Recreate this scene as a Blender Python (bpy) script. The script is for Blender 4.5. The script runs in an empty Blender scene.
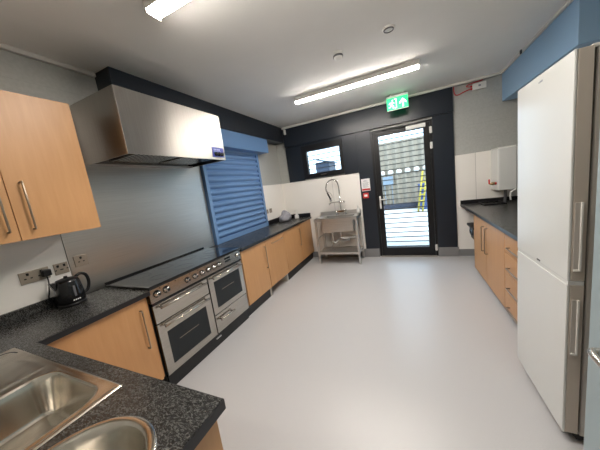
import bpy, bmesh, math, random
from mathutils import Vector, Matrix
random.seed(7)
PI = math.pi
S = bpy.context.scene
C = bpy.data.collections.new('kitchen'); S.collection.children.link(C)

# ---------------------------------------------------------------- camera
YAW, PITCH, ROLL = 0.4305, 0.1519, -0.1365
cd = bpy.data.cameras.new('camera'); cam = bpy.data.objects.new('camera', cd); C.objects.link(cam)
cy, sy, cp, sp = math.cos(YAW), math.sin(YAW), math.cos(PITCH), math.sin(PITCH)
F = Vector((-sy*cp, cy*cp, -sp)); R0 = Vector((cy, sy, 0)); U0 = R0.cross(F)
Rr = R0*math.cos(ROLL) + U0*math.sin(ROLL); Ur = -R0*math.sin(ROLL) + U0*math.cos(ROLL)
M4 = Matrix((( Rr.x, Ur.x, -F.x, 2.5252), (Rr.y, Ur.y, -F.y, 0.0), (Rr.z, Ur.z, -F.z, 1.5485), (0, 0, 0, 1)))
cam.matrix_world = M4
cd.sensor_width = 36; cd.lens = 242.19/600*36; cd.clip_start = .02; cd.clip_end = 200
S.camera = cam
# ---------------------------------------------------------------- world, exposure, big light
w = bpy.data.worlds.new('sky'); S.world = w; w.use_nodes = True
bgn = w.node_tree.nodes['Background']; bgn.inputs[0].default_value = (.62, .81, 1.0, 1); bgn.inputs[1].default_value = 4.4
sd = bpy.data.lights.new('sun', 'SUN'); sun = bpy.data.objects.new('sun', sd); C.objects.link(sun)
sd.energy = 4.0; sd.angle = .3; sd.color = (1, .97, .92); sun.rotation_euler = (math.radians(28), math.radians(22), 0)
LAMP = 92.0
S.view_settings.view_transform = 'Standard'; S.view_settings.look = 'None'
S.view_settings.exposure = 0.12; S.view_settings.gamma = 1.0; S.view_settings.use_curve_mapping = False
S.cycles.max_bounces = 10; S.cycles.diffuse_bounces = 6; S.cycles.glossy_bounces = 5; S.cycles.transparent_max_bounces = 12
S.cycles.caustics_reflective = False; S.cycles.caustics_refractive = False

# ---------------------------------------------------------------- room numbers
D = 4.83; W = 4.15; H = 2.81; Y0 = -.10; WZ = .91

# ---------------------------------------------------------------- materials
MT = {}
def mat(name, col=(.5,.5,.5), rough=.5, metal=0., **k):
    m = bpy.data.materials.new(name); m.use_nodes = True; MT[name] = m
    b = m.node_tree.nodes['Principled BSDF']
    b.inputs['Base Color'].default_value = (*col, 1); b.inputs['Roughness'].default_value = rough
    b.inputs['Metallic'].default_value = metal
    if 'spec' in k: b.inputs['Specular IOR Level'].default_value = k['spec']
    if 'coat' in k: b.inputs['Coat Weight'].default_value = k['coat']; b.inputs['Coat Roughness'].default_value = .08
    if 'emit' in k: b.inputs['Emission Color'].default_value = (*col, 1); b.inputs['Emission Strength'].default_value = k['emit']
    if 'aniso' in k: b.inputs['Anisotropic'].default_value = k['aniso']; b.inputs['Anisotropic Rotation'].default_value = k.get('rot', 0.)
    return m
def noise_col(m, scale, c1, c2, vec=(1,1,1), detail=4, lo=.35, hi=.65, rough=None, bump=0., dist=0.):
    nt = m.node_tree; N = nt.nodes; L = nt.links; b = N['Principled BSDF']
    g = N.new('ShaderNodeNewGeometry'); mp = N.new('ShaderNodeMapping'); mp.inputs['Scale'].default_value = vec
    n = N.new('ShaderNodeTexNoise'); n.inputs['Scale'].default_value = scale; n.inputs['Detail'].default_value = detail
    n.inputs['Distortion'].default_value = dist
    r = N.new('ShaderNodeValToRGB'); r.color_ramp.elements[0].position = lo; r.color_ramp.elements[1].position = hi
    r.color_ramp.elements[0].color = (*c1, 1); r.color_ramp.elements[1].color = (*c2, 1)
    L.new(g.outputs['Position'], mp.inputs[0]); L.new(mp.outputs[0], n.inputs['Vector']); L.new(n.outputs['Fac'], r.inputs[0])
    L.new(r.outputs[0], b.inputs['Base Color'])
    if rough:
        mr = N.new('ShaderNodeMapRange'); mr.inputs['To Min'].default_value = rough[0]; mr.inputs['To Max'].default_value = rough[1]
        L.new(n.outputs['Fac'], mr.inputs['Value']); L.new(mr.outputs[0], b.inputs['Roughness'])
    if bump:
        bp = N.new('ShaderNodeBump'); bp.inputs['Strength'].default_value = bump; bp.inputs['Distance'].default_value = .002
        L.new(n.outputs['Fac'], bp.inputs['Height']); L.new(bp.outputs[0], b.inputs['Normal'])
    return m
def seams(m, axis, offs, pitch, width, dark):
    """thin joint lines at a fixed pitch along one world axis, multiplied over the base colour"""
    nt = m.node_tree; N = nt.nodes; L = nt.links; b = N['Principled BSDF']
    g = N.new('ShaderNodeNewGeometry'); s = N.new('ShaderNodeSeparateXYZ'); L.new(g.outputs['Position'], s.inputs[0])
    a = N.new('ShaderNodeMath'); a.operation = 'SUBTRACT'; a.inputs[1].default_value = offs; L.new(s.outputs[axis], a.inputs[0])
    p = N.new('ShaderNodeMath'); p.operation = 'PINGPONG'; p.inputs[1].default_value = pitch/2; L.new(a.outputs[0], p.inputs[0])
    lt = N.new('ShaderNodeMath'); lt.operation = 'LESS_THAN'; lt.inputs[1].default_value = width/2; L.new(p.outputs[0], lt.inputs[0])
    mx = N.new('ShaderNodeMix'); mx.data_type = 'RGBA'; mx.blend_type = 'MULTIPLY'
    L.new(lt.outputs[0], mx.inputs['Factor'])
    src = b.inputs['Base Color'].links[0].from_socket if b.inputs['Base Color'].links else None
    if src: L.new(src, mx.inputs[6])
    else: mx.inputs[6].default_value = b.inputs['Base Color'].default_value
    mx.inputs[7].default_value = (dark, dark, dark, 1)
    L.new(mx.outputs[2], b.inputs['Base Color'])

noise_col(mat('vinyl_floor', rough=.38, spec=.45), 260, (.45,.445,.450), (.54,.535,.54), detail=2, rough=(.27,.38))
noise_col(mat('ceiling_paint', rough=.75), 3, (.85,.835,.80), (.87,.855,.82))
noise_col(mat('block_wall', rough=.7), 40, (.42,.425,.40), (.46,.465,.44), bump=.15)
seams(MT['block_wall'], 2, .01, .215, .006, .93)
noise_col(mat('cladding', rough=.32), 2, (.88,.85,.80), (.90,.87,.82))
noise_col(mat('cladding_back', rough=.32), 2, (.88,.85,.80), (.90,.87,.82))
seams(MT['cladding_back'], 0, 3.547, 1.2, .006, .55)
mat('navy', (.014,.019,.028), .30, spec=.4); mat('navy_light', (.034,.038,.050), .5)
mat('white_trim', (.66,.64,.60), .4); mat('white_plastic', (.78,.77,.74), .35); mat('white_gloss', (.68,.69,.67), .22, spec=.35)
mat('ivory_gloss', (.72,.71,.67), .25)
noise_col(mat('beech', rough=.4), 3.2, (.49,.255,.105), (.54,.292,.127), vec=(9,9,.9), detail=6, lo=.3, hi=.7, rough=(.36,.46), dist=.6)
noise_col(mat('beech_edge', rough=.5), 4, (.44,.21,.08), (.50,.25,.10), vec=(9,9,1))
noise_col(mat('slate_worktop', rough=.3, spec=.5), 95, (.015,.015,.015), (.115,.115,.107), vec=(1,1.8,1), detail=5, lo=.46, hi=.72, rough=(.20,.34), bump=.05, dist=1.2)
mat('worktop_edge', (.010,.010,.012), .3)
noise_col(mat('steel', metal=1., rough=.28, aniso=.6), 6, (.46,.43,.39), (.54,.51,.465), vec=(.5,.5,40), rough=(.19,.24))
noise_col(mat('steel_dull', metal=1., rough=.35, aniso=.85, rot=.25), 6, (.37,.35,.325), (.41,.39,.36), vec=(40,30,.5), rough=(.28,.32))
noise_col(mat('steel_splash', metal=1., rough=.3, aniso=.6), 5, (.50,.48,.45), (.56,.54,.505), vec=(1,.5,40), rough=(.28,.33))
noise_col(mat('table_steel', metal=1., rough=.4), 6, (.60,.59,.57), (.68,.67,.65), vec=(1,1,20), rough=(.38,.44))
noise_col(mat('sink_steel', metal=1., rough=.25), 8, (.56,.52,.46), (.66,.62,.55), vec=(3,.6,1), rough=(.16,.26))
mat('chrome', (.75,.74,.72), .1, 1.); mat('handle_steel', (.36,.30,.23), .28, 1.); mat('socket_steel', (.42,.37,.31), .4, 1.)
mat('black_gloss', (.006,.006,.007), .18); mat('black_matt', (.012,.012,.013), .5); mat('black_plastic', (.010,.010,.011), .35, spec=.3)
mat('hob_glass', (.010,.010,.011), .12, coat=.5)
mat('oven_glass', (.016,.020,.023), .12, spec=.3)
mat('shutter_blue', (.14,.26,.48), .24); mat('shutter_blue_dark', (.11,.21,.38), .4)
mat('box_blue', (.27,.43,.62), .5)
mat('door_blue', (.32,.40,.43), .4)
mat('lamp_diffuser', (1,.93,.85), .5, emit=LAMP)
mat('sign_green', (.02,.75,.25), .4, emit=.9); mat('sign_white', (.9,1,.93), .4, emit=1.0)
mat('red', (.55,.02,.02), .4); mat('paper_white', (.8,.8,.8), .6); mat('print_grey', (.25,.27,.32), .6)
mat('badge_blue', (.07,.09,.42), .35); mat('badge_pale', (.45,.52,.85), .35)
mat('zone_grey', (.03,.03,.03), .4); mat('grey_rubber', (.12,.12,.13), .6); mat('skirting_vinyl', (.235,.235,.24), .5)
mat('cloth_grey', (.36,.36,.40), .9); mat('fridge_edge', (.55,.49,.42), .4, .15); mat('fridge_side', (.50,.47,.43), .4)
mat('paving', (.5,.49,.47), .9); mat('corrugated', (.24,.205,.155), .7); mat('shed_blue', (.012,.02,.04), .6)
mat('yellow', (.35,.28,.02), .5); mat('bin_blue', (.02,.05,.17), .5); mat('fence_cap', (.55,.52,.47), .7); mat('pale_blue', (.16,.21,.26), .5); mat('green', (.05,.30,.15), .5)
mat('grille_bar', (.07,.07,.075), .5); mat('pipe_brass', (.35,.24,.12), .35, 1.)
g = bpy.data.materials.new('window_glass'); g.use_nodes = True; MT['window_glass'] = g
nt = g.node_tree; nt.nodes.clear()
o_ = nt.nodes.new('ShaderNodeOutputMaterial'); mx = nt.nodes.new('ShaderNodeMixShader'); tr = nt.nodes.new('ShaderNodeBsdfTransparent')
gl = nt.nodes.new('ShaderNodeBsdfGlossy'); gl.inputs['Roughness'].default_value = .02; mx.inputs[0].default_value = .06
tr.inputs[0].default_value = (.93,.96,.97,1)
nt.links.new(tr.outputs[0], mx.inputs[1]); nt.links.new(gl.outputs[0], mx.inputs[2]); nt.links.new(mx.outputs[0], o_.inputs[0])

# ---------------------------------------------------------------- mesh helpers
def BM(): return bmesh.new()
def box(bm, x0, x1, y0, y1, z0, z1, bev=0., seg=2):
    x0, x1 = min(x0, x1), max(x0, x1); y0, y1 = min(y0, y1), max(y0, y1); z0, z1 = min(z0, z1), max(z0, z1)
    vs = [bm.verts.new((x, y, z)) for x in (x0, x1) for y in (y0, y1) for z in (z0, z1)]
    fs = [(0,1,3,2),(4,6,7,5),(0,4,5,1),(2,3,7,6),(0,2,6,4),(1,5,7,3)]
    ff = [bm.faces.new([vs[i] for i in f]) for f in fs]
    if bev > 0:
        es = list({e for f in ff for e in f.edges})
        bmesh.ops.bevel(bm, geom=es, offset=bev, segments=seg, affect='EDGES', profile=.5)
    return bm
def bx(*a, **k): return box(BM(), *a, **k)
def prism(bm, pts, axis, a0, a1):
    """extrude a 2-D polygon (pts in the two other axes, in order) along axis"""
    def mk(p, a):
        v = list(p); v.insert(axis, a); return bm.verts.new(v)
    A = [mk(p, a0) for p in pts]; B = [mk(p, a1) for p in pts]; n = len(pts)
    bm.faces.new(A); bm.faces.new(B[::-1])
    for i in range(n): bm.faces.new((A[i], B[i], B[(i+1)%n], A[(i+1)%n]))
    return bm
def smooth_path(pts, n=6):
    P = [Vector(p) for p in pts]; out = []
    for i in range(len(P)-1):
        a = P[max(i-1, 0)]; b = P[i]; c = P[i+1]; d = P[min(i+2, len(P)-1)]
        for k in range(n):
            t = k/n
            out.append(.5*((2*b) + (c-a)*t + (2*a-5*b+4*c-d)*t*t + (3*b-a-3*c+d)*t**3))
    out.append(P[-1]); return out
def tube(bm, pts, r, seg=8, caps=True):
    P = [Vector(p) for p in pts]; rings = []; up = None
    for i, p in enumerate(P):
        t = (P[min(i+1, len(P)-1)] - P[max(i-1, 0)]).normalized()
        if up is None:
            up = Vector((0, 0, 1)) if abs(t.z) < .9 else Vector((1, 0, 0))
        a = t.cross(up)
        if a.length < 1e-5: a = t.cross(Vector((0, 1, .1)))
        a.normalize(); b = a.cross(t).normalized(); up = b
        rr = r[i] if isinstance(r, (list, tuple)) else r
        rings.append([bm.verts.new(p + rr*(math.cos(2*PI*k/seg)*a + math.sin(2*PI*k/seg)*b)) for k in range(seg)])
    for A, B in zip(rings, rings[1:]):
        for k in range(seg):
            f = bm.faces.new((A[k], A[(k+1)%seg], B[(k+1)%seg], B[k])); f.smooth = True
    if caps: bm.faces.new(rings[0][::-1]); bm.faces.new(rings[-1])
    return bm
def lathe(bm, prof, c=(0,0,0), axis=2, seg=32, sx=1., sy=1.):
    c = Vector(c); rings = []
    def P(r, h, a):
        u, v = r*math.cos(a)*sx, r*math.sin(a)*sy
        return c + (Vector((u, v, h)) if axis == 2 else Vector((h, u, v)) if axis == 0 else Vector((v, h, u)))
    for r, h in prof:
        if r < 1e-6: rings.append([bm.verts.new(P(0, h, 0))])
        else: rings.append([bm.verts.new(P(r, h, 2*PI*k/seg)) for k in range(seg)])
    for A, B in zip(rings, rings[1:]):
        for k in range(seg):
            k2 = (k+1) % seg
            if len(A) == 1 and len(B) == 1: continue
            if len(A) == 1: f = bm.faces.new((A[0], B[k2], B[k]))
            elif len(B) == 1: f = bm.faces.new((A[k], A[k2], B[0]))
            else: f = bm.faces.new((A[k], A[k2], B[k2], B[k]))
            f.smooth = True
    return bm
BASE = {}
def link(name, bm, m, origin=(0,0,0), fix=True):
    if fix: bmesh.ops.recalc_face_normals(bm, faces=bm.faces)
    me = bpy.data.meshes.new(name); bm.to_mesh(me); bm.free()
    me.transform(Matrix.Translation(-Vector(origin)))
    me.materials.append(MT[m]); o = bpy.data.objects.new(name, me); C.objects.link(o); return o
def part(name, bm, m, parent, label=None, fix=True):
    b = BASE[parent.name]; o = link(name, bm, m, b, fix); o.parent = parent; BASE[o.name] = b
    if label: o['label'] = label
    return o
def tagp(o, label, cat, group=None):
    o['label'] = label; o['category'] = cat
    if group: o['group'] = group
    return o
def thing(name, label, cat, loc, group=None):
    o = bpy.data.objects.new(name, None); C.objects.link(o); o.location = loc; o.empty_display_size = .1
    BASE[o.name] = Vector(loc); return tagp(o, label, cat, group)
def single(name, bm, m, label, cat, group=None, fix=True):
    xs = [v.co.copy() for v in bm.verts]
    b = Vector(((min(v.x for v in xs)+max(v.x for v in xs))/2, (min(v.y for v in xs)+max(v.y for v in xs))/2, min(v.z for v in xs)))
    o = link(name, bm, m, b, fix); o.location = b; BASE[o.name] = b; return tagp(o, label, cat, group)
def struct(name, bm, m, parent=None, label=None):
    if parent: return part(name, bm, m, parent, label)
    o = link(name, bm, m); o['kind'] = 'structure'; BASE[o.name] = Vector((0,0,0))
    if label: o['label'] = label
    return o
def cut(o, bms):
    for bm in bms:
        bmesh.ops.recalc_face_normals(bm, faces=bm.faces)
        me = bpy.data.meshes.new('cut'); bm.to_mesh(me); bm.free(); c = bpy.data.objects.new('cut', me); C.objects.link(c)
        c.location = o.location
        if o.location.length > 0: me.transform(Matrix.Translation(-o.location))
        md = o.modifiers.new('b', 'BOOLEAN'); md.operation = 'DIFFERENCE'; md.object = c; md.solver = 'EXACT'
        bpy.context.view_layer.update()
        ev = o.evaluated_get(bpy.context.evaluated_depsgraph_get()); nm = bpy.data.meshes.new_from_object(ev)
        o.modifiers.remove(md); o.data = nm; bpy.data.objects.remove(c)

# ================================================================ SETTING
struct('floor', bx(-.02, W+.02, Y0-1.6, D+.1, -.1, 0), 'vinyl_floor', label='grey speckled vinyl kitchen floor')
struct('ceiling', bx(-.02, W+.02, Y0-1.6, D+.1, H, H+.1), 'ceiling_paint')
struct('wall_left', bx(-.15, 0, Y0-.15, D+.12, 0, H), 'block_wall')
struct('wall_right', bx(W, W+.15, Y0-.15, D+.12, 0, H), 'block_wall')
wb = BM()   # back wall round the door and window openings
WX0, WX1, WZ0, WZ1 = .58, 1.43, 1.70, 2.36; DX0, DX1, DZ1 = 1.963, 2.962, 2.372
box(wb, 0, WX0, D, D+.12, 0, H); box(wb, WX0, WX1, D, D+.12, 0, WZ0); box(wb, WX0, WX1, D, D+.12, WZ1, H)
box(wb, WX1, DX0, D, D+.12, 0, H); box(wb, DX0, DX1, D, D+.12, DZ1, H); box(wb, DX1, W, D, D+.12, 0, H)
struct('wall_back', wb, 'block_wall')
wf = BM()   # front wall with the doorway the camera stands in
box(wf, 0, 2.03, Y0-.12, Y0, 0, H); box(wf, 2.03, 3.04, Y0-.12, Y0, 2.12, H); box(wf, 3.04, W, Y0-.12, Y0, 0, H)
struct('wall_front', wf, 'block_wall')
cw = BM(); box(cw, 1.2, 1.3, -1.7, Y0-.12, 0, H); box(cw, 3.7, 3.8, -1.7, Y0-.12, 0, H); box(cw, 1.2, 3.8, -1.8, -1.7, 0, H)
struct('wall_corridor', cw, 'block_wall')
# white hygienic cladding on the lower walls, steel coloured cap
CZ = 1.68
struct('trim_1', bx(0, .008, 3.96, D, .12, CZ, bev=.001), 'cladding', label='cream wall cladding beside the blue shutter')
struct('trim_2', bx(0, .008, Y0, .955, WZ, CZ, bev=.001), 'cladding', label='cream wall cladding behind the kettle')
struct('trim_3', bx(.008, 1.70, D-.010, D, .12, CZ, bev=.001), 'cladding_back', label='cream wall cladding behind the steel sink')
struct('trim_4', bx(3.262, W, D-.010, D, .12, 1.72, bev=.001), 'cladding_back', label='cream wall cladding right of the door')
# navy boxing: header over the door, columns, window surround, beam
struct('trim_5', bx(.22, 3.262, D-.055, D, 2.41, H, bev=.003), 'navy', label='navy header boxing over door and window')
struct('trim_6', bx(1.70, DX0, D-.03, D, .165, 2.41, bev=.003), 'navy', label='navy column left of the glazed door')
struct('trim_7', bx(DX1, 3.262, D-.03, D, .165, 2.41, bev=.003), 'navy', label='navy column right of the glazed door')
s8 = BM(); box(s8, WX1, 1.70, D-.028, D, CZ, 2.41, bev=.002)
struct('trim_8', s8, 'navy', label='navy panel between window and column')
s9 = BM(); box(s9, .22, WX0, D-.028, D, CZ, 2.41, bev=.002)
struct('trim_9', s9, 'navy', label='navy panel left of the window')
struct('trim_10', bx(WX0, WX1, D-.028, D, WZ1, 2.41), 'navy')
struct('trim_11', bx(0, .22, 1.50, D-.055, 2.51, H, bev=.004), 'navy', label='navy boxed beam along the left wall')
# coving
def coving(pts, along, a0, a1): return prism(BM(), pts, along, a0, a1)
struct('trim_12', bx(.0, .03, Y0, 1.50, H-.035, H, bev=.006), 'white_trim', label='white cove strip over the wall cupboard')
struct('trim_13', bx(.22, 3.865, D-.085, D-.055, H-.035, H, bev=.006), 'white_trim', label='white cove strip along the back header')
struct('trim_14', bx(3.865, 3.895, 3.03, D-.06, H-.03, H, bev=.006), 'white_trim', label='white cove strip along the blue box')
# coved vinyl skirting
struct('baseboard_back', bx(.0, 1.62, D-.022, D-.010, 0, .12, bev=.003), 'skirting_vinyl')
sk = BM(); box(sk, 1.62, DX0-.005, D-.045, D-.01, 0, .165, bev=.004); box(sk, DX1+.005, 3.275, D-.045, D-.01, 0, .165, bev=.004); box(sk, 3.275, W, D-.022, D-.01, 0, .12, bev=.003)
struct('baseboard_columns', sk, 'skirting_vinyl', label='grey coved vinyl skirting under the navy columns')

# ---- window_1
wn = thing('window_1', 'small black framed window over the steel sink', 'window', (1.0, D, WZ0)); del wn['category']; wn['kind'] = 'structure'
fr = BM(); box(fr, WX0, WX1, D-.045, D+.05, WZ0, 1.79); box(fr, WX0, WX1, D-.045, D+.05, 2.245, WZ1); box(fr, WX0, .684, D-.045, D+.05, 1.79, 2.245); box(fr, 1.37, WX1, D-.045, D+.05, 1.79, 2.245)
part('window_frame', fr, 'black_plastic', wn); part('pane', bx(.684, 1.37, D+.0, D+.006, 1.79, 2.245), 'window_glass', wn)
part('handle', bx(.95, 1.07, D-.062, D-.045, 1.745, 1.757, bev=.003), 'chrome', wn, 'small pale metal window handle')
# ---- door_1 (glazed back door)
dr = thing('door_1', 'black framed glazed back door', 'door', (2.46, D, 0)); del dr['category']; dr['kind'] = 'structure'
fr = BM(); box(fr, DX0, 2.005, D-.03, D+.06, .01, DZ1); box(fr, 2.925, DX1, D-.03, D+.06, .01, DZ1); box(fr, 2.005, 2.925, D-.03, D+.06, 2.335, DZ1)
part('door_frame', fr, 'black_plastic', dr)
lf = BM(); GX0, GX1, GZ0, GZ1 = 2.098, 2.825, .185, 2.255
box(lf, 2.008, GX0, D-.04, D+.02, .03, 2.33); box(lf, GX1, 2.922, D-.04, D+.02, .03, 2.33); box(lf, GX0, GX1, D-.04, D+.02, .03, GZ0); box(lf, GX0, GX1, D-.04, D+.02, GZ1, 2.33)
part('door_leaf', lf, 'black_plastic', dr)
part('pane', bx(GX0, GX1, D-.012, D-.006, GZ0, GZ1), 'window_glass', dr)
part('threshold', bx(1.98, 2.945, D-.055, D+.06, 0, .028, bev=.004), 'steel', dr, 'pale metal door threshold')
hd = BM(); box(hd, 2.032, 2.062, D-.05, D-.04, .95, 1.19, bev=.004); tube(hd, [(2.047, D-.05, 1.125), (2.047, D-.085, 1.125), (2.06, D-.092, 1.125), (2.165, D-.092, 1.12)], .010)
part('door_handle', hd, 'white_plastic', dr, 'pale lever handle on backplate')
for z in (2.20, 1.95, .17):
    h = BM(); lathe(h, [(.0, 0), (.011, 0), (.013, .01), (.013, .10), (.011, .11), (0, .11)], (2.935, D-.05, z-.055), seg=12)
    box(h, 2.915, 2.955, D-.046, D-.038, z-.05, z+.05)
    part('hinge', h, 'white_plastic', dr, 'white door hinge')
cl = BM(); box(cl, 2.56, 2.86, D-.10, D-.04, 2.265, 2.325, bev=.006)
dc = part('door_closer', cl, 'white_plastic', dr, 'white overhead door closer')
part('closer_arm', tube(BM(), [(2.60, D-.07, 2.33), (2.30, D-.085, 2.345), (2.16, D-.05, 2.35)], .007), 'black_matt', dc)

# ================================================================ OUTSIDE
struct('ground', bx(-6, 10, D+.12, 16, -.12, -.02), 'paving', label='pale paved yard outside the door')
def grille(x0, x1, z0, z1, name, label):
    b = BM(); z = z0
    while z < z1:
        box(b, x0, x1, D+.16, D+.172, z, z+.016); z += .0935
    box(b, x0-.03, x0, D+.13, D+.19, z0-.05, z1+.05); box(b, x1, x1+.03, D+.13, D+.19, z0-.05, z1+.05)
    return single(name, b, 'grille_bar', label, 'security grille')
grille(1.95, 2.98, .05, 2.5, 'security_grille', 'dark horizontal bar grille outside the glazed door')
grille(.52, 1.50, 1.70, 2.45, 'security_grille', 'dark horizontal bar grille outside the small window')
def corr(x0, x1, y, z0, z1, name, label):
    b = BM(); n = int((x1-x0)/.04); rows = []
    for i in range(n+1):
        x = x0+(x1-x0)*i/n; yy = y-.055*math.sin(i*.04*2*PI/.36)
        rows.append([b.verts.new((x, yy+d, z)) for d in (0, .03) for z in (z0, z1)])
    for A, B in zip(rows, rows[1:]):
        b.faces.new((A[0], B[0], B[1], A[1])); b.faces.new((A[2], A[3], B[3], B[2])); b.faces.new((A[1], B[1], B[3], A[3])); b.faces.new((A[0], A[2], B[2], B[0]))
    return single(name, b, 'corrugated', label, 'fence', 'corrugated fence sheets')
fp = corr(.6, 6.2, 12.2, .0, 1.66, 'fence_panel', 'lower corrugated beige fence sheet across the yard')
for k in range(15):
    part('cap', lathe(BM(), [(0, 0), (.12, 0), (.12, .05), (0, .05)], (.69+.36*k+.09, 12.11, 1.66), axis=1, seg=16), 'fence_cap', fp, 'pale rounded cap on the fence top')
corr(.6, 6.2, 12.35, 0, 3.05, 'fence_panel', 'taller corrugated beige fence sheet rising behind the lower one')
shed = thing('garden_shed', 'dark blue shed seen through the small window', 'shed', (-1.2, 12, 0))
part('shed_wall', bx(-1.6, -.9, 11.8, 13, -.02, 2.65), 'shed_blue', shed)
part('shed_roof', prism(BM(), [(-1.68, 2.86), (-.80, 2.62), (-.80, 2.56), (-1.68, 2.80)], 1, 11.7, 13.1), 'shed_blue', shed)
tagp(shed, 'dark blue shed seen through the small window', 'shed')
lad = thing('step_ladder', 'yellow step ladder in the yard beyond the glazed door', 'ladder', (2.9, 10.4, 0))
for i, (xa, xb) in enumerate(((2.85, 3.10), (3.0, 3.25))):
    part('rail', tube(BM(), [(xa, 10.4, -.02), (xb, 10.7, 1.55)], .035), 'yellow', lad)
for k in range(6):
    t = .12+.15*k; part('step', tube(BM(), [(2.85+.25*t, 10.4+.3*t, 1.55*t), (3.0+.25*t, 10.4+.3*t, 1.55*t)], .03), 'yellow', lad)
bn = thing('wheelie_bin', 'blue wheelie bin behind the yellow ladder', 'bin', (3.3, 11.3, 0))
part('bin_body', bx(2.95, 3.5, 11.1, 11.6, -.02, .95, bev=.03), 'bin_blue', bn); part('lid', bx(2.93, 3.52, 11.05, 11.62, .95, 1.03, bev=.02), 'bin_blue', bn)
sb_ = BM(); box(sb_, 1.50, 1.95, 12.08, 12.11, 1.12, 1.50); box(sb_, 1.55, 1.58, 12.09, 12.12, -.02, 1.12); box(sb_, 1.87, 1.90, 12.09, 12.12, -.02, 1.12)
single('sign_board', sb_, 'pale_blue', 'pale blue board on two posts standing before the fence', 'board')
single('bench', bx(1.2, 4.0, 11.75, 11.95, -.02, .22, bev=.02), 'shed_blue', 'low dark kerb bench along the fence foot', 'bench')

# ================================================================ SPLASHBACK, WORKTOPS
single('splashback', bx(.0, .012, .958, 2.53, .915, 2.47, bev=.001), 'steel_splash', 'brushed steel splashback sheet behind the range cooker', 'splashback')

def worktop(name, polys, label, holes=()):
    """polys: list of (outline, edge sides); top sheet, black edges"""
    t = thing(name, label, 'worktop', polys[0][0] + (0,)) if False else None
wt = thing('worktop', 'dark slate effect corner worktop holding the two inset sinks', 'worktop', (1.0, .2, WZ-.04))
L = [(0.0, Y0), (1.936, Y0), (1.936, .498), (.62, .498), (.62, 1.148), (0.0, 1.148)]
top = part('worktop_slab', prism(BM(), L, 2, WZ-.038, WZ), 'slate_worktop', wt)
def rnd_rect(x0, x1, y0, y1, r, n=6):
    o = []
    for cx_, cy_, a in ((x1-r, y1-r, 0), (x0+r, y1-r, PI/2), (x0+r, y0+r, PI), (x1-r, y0+r, 1.5*PI)):
        for k in range(n+1): o.append((cx_+r*math.cos(a+k*PI/2/n), cy_+r*math.sin(a+k*PI/2/n)))
    return o
RC = (1.735, .175); RR = .195   # round bowl
def cutw(o, bms, base):
    for bm in bms:
        me = bpy.data.meshes.new('cut'); bmesh.ops.recalc_face_normals(bm, faces=bm.faces); bm.to_mesh(me); bm.free()
        me.transform(Matrix.Translation(-base)); c = bpy.data.objects.new('cut', me); C.objects.link(c); c.parent = o.parent
        md = o.modifiers.new('b', 'BOOLEAN'); md.operation = 'DIFFERENCE'; md.object = c; md.solver = 'EXACT'
        bpy.context.view_layer.update()
        ev = o.evaluated_get(bpy.context.evaluated_depsgraph_get()); nm = bpy.data.meshes.new_from_object(ev)
        o.modifiers.remove(md); o.data = nm; bpy.data.objects.remove(c)
cutw(top, [prism(BM(), rnd_rect(1.04, 1.475, .02, .415, .08), 2, WZ-.1, WZ+.1),
           prism(BM(), [(RC[0]+.175*math.cos(a*PI/24), RC[1]+.175*math.sin(a*PI/24)) for a in range(48)], 2, WZ-.1, WZ+.1)], BASE[wt.name])
eb = BM(); box(eb, .622, 1.936, .498, .502, WZ-.038, WZ-.002); box(eb, 1.936, 1.940, Y0, .502, WZ-.038, WZ-.002); box(eb, .62, .624, .502, 1.148, WZ-.038, WZ-.002)
part('edge_band', eb, 'worktop_edge', wt, 'black worktop edge')
part('upstand', bx(.008, .026, Y0, .955, WZ, WZ+.075, bev=.002), 'slate_worktop', wt)
wt2 = thing('worktop', 'long dark worktop running from the range cooker to the far corner', 'worktop', (.3, 3.5, WZ-.04))
part('worktop_slab', bx(0, .62, 2.325, 4.765, WZ-.038, WZ, bev=.004), 'slate_worktop', wt2)
part('edge_band', bx(.620, .624, 2.325, 4.765, WZ-.036, WZ-.003), 'worktop_edge', wt2, 'black worktop edge')
us = BM(); box(us, .008, .026, 3.97, 4.765, WZ, WZ+.085, bev=.002); box(us, .008, .615, 4.745, 4.765, WZ, WZ+.085, bev=.002)
part('upstand', us, 'worktop_edge', wt2, 'black worktop upstand')
wt3 = thing('worktop', 'dark worktop along the right wall beside the tall white fridge', 'worktop', (3.7, 3.4, WZ-.04))
part('worktop_slab', bx(3.325, W, 2.13, D-.012, WZ-.038, WZ, bev=.004), 'slate_worktop', wt3)
part('edge_band', bx(3.321, 3.325, 2.13, D-.012, WZ-.036, WZ-.003), 'worktop_edge', wt3, 'black worktop edge')
us = BM(); box(us, 3.325, W, D-.03, D-.012, WZ, WZ+.06, bev=.002); box(us, W-.02, W, 2.13, D-.03, WZ, WZ+.06, bev=.002)
part('upstand', us, 'worktop_edge', wt3, 'black worktop upstand')

# ---- inset sinks
def sdrr(x, y, x0, x1, y0, y1, r):
    cx_, cy_ = (x0+x1)/2, (y0+y1)/2; hx, hy = (x1-x0)/2-r, (y1-y0)/2-r
    qx, qy = abs(x-cx_)-hx, abs(y-cy_)-hy
    return math.hypot(max(qx, 0), max(qy, 0)) + min(max(qx, qy), 0) - r
def sstep(t): t = max(0, min(1, t)); return t*t*(3-2*t)
def sink_h(x, y):
    e = min(x-.549, 1.508-x, y-(-.03), .440-y)
    h = .0015 + .004*sstep(e/.006) - .002*sstep((e-.012)/.008)
    d = -sdrr(x, y, 1.05, 1.465, .03, .405, .085)
    h -= .155*sstep(d/.045)**.8 + .012*sstep((d-.04)/.12)
    d2 = -sdrr(x, y, .60, 1.01, .0, .405, .03)
    if d2 > 0:
        h -= .003*sstep(d2/.03)
        if d2 > .03: h += .0006*max(0, math.sin((y-.03)/.12*2*PI))*sstep((d2-.03)/.03)
    return h
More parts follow.
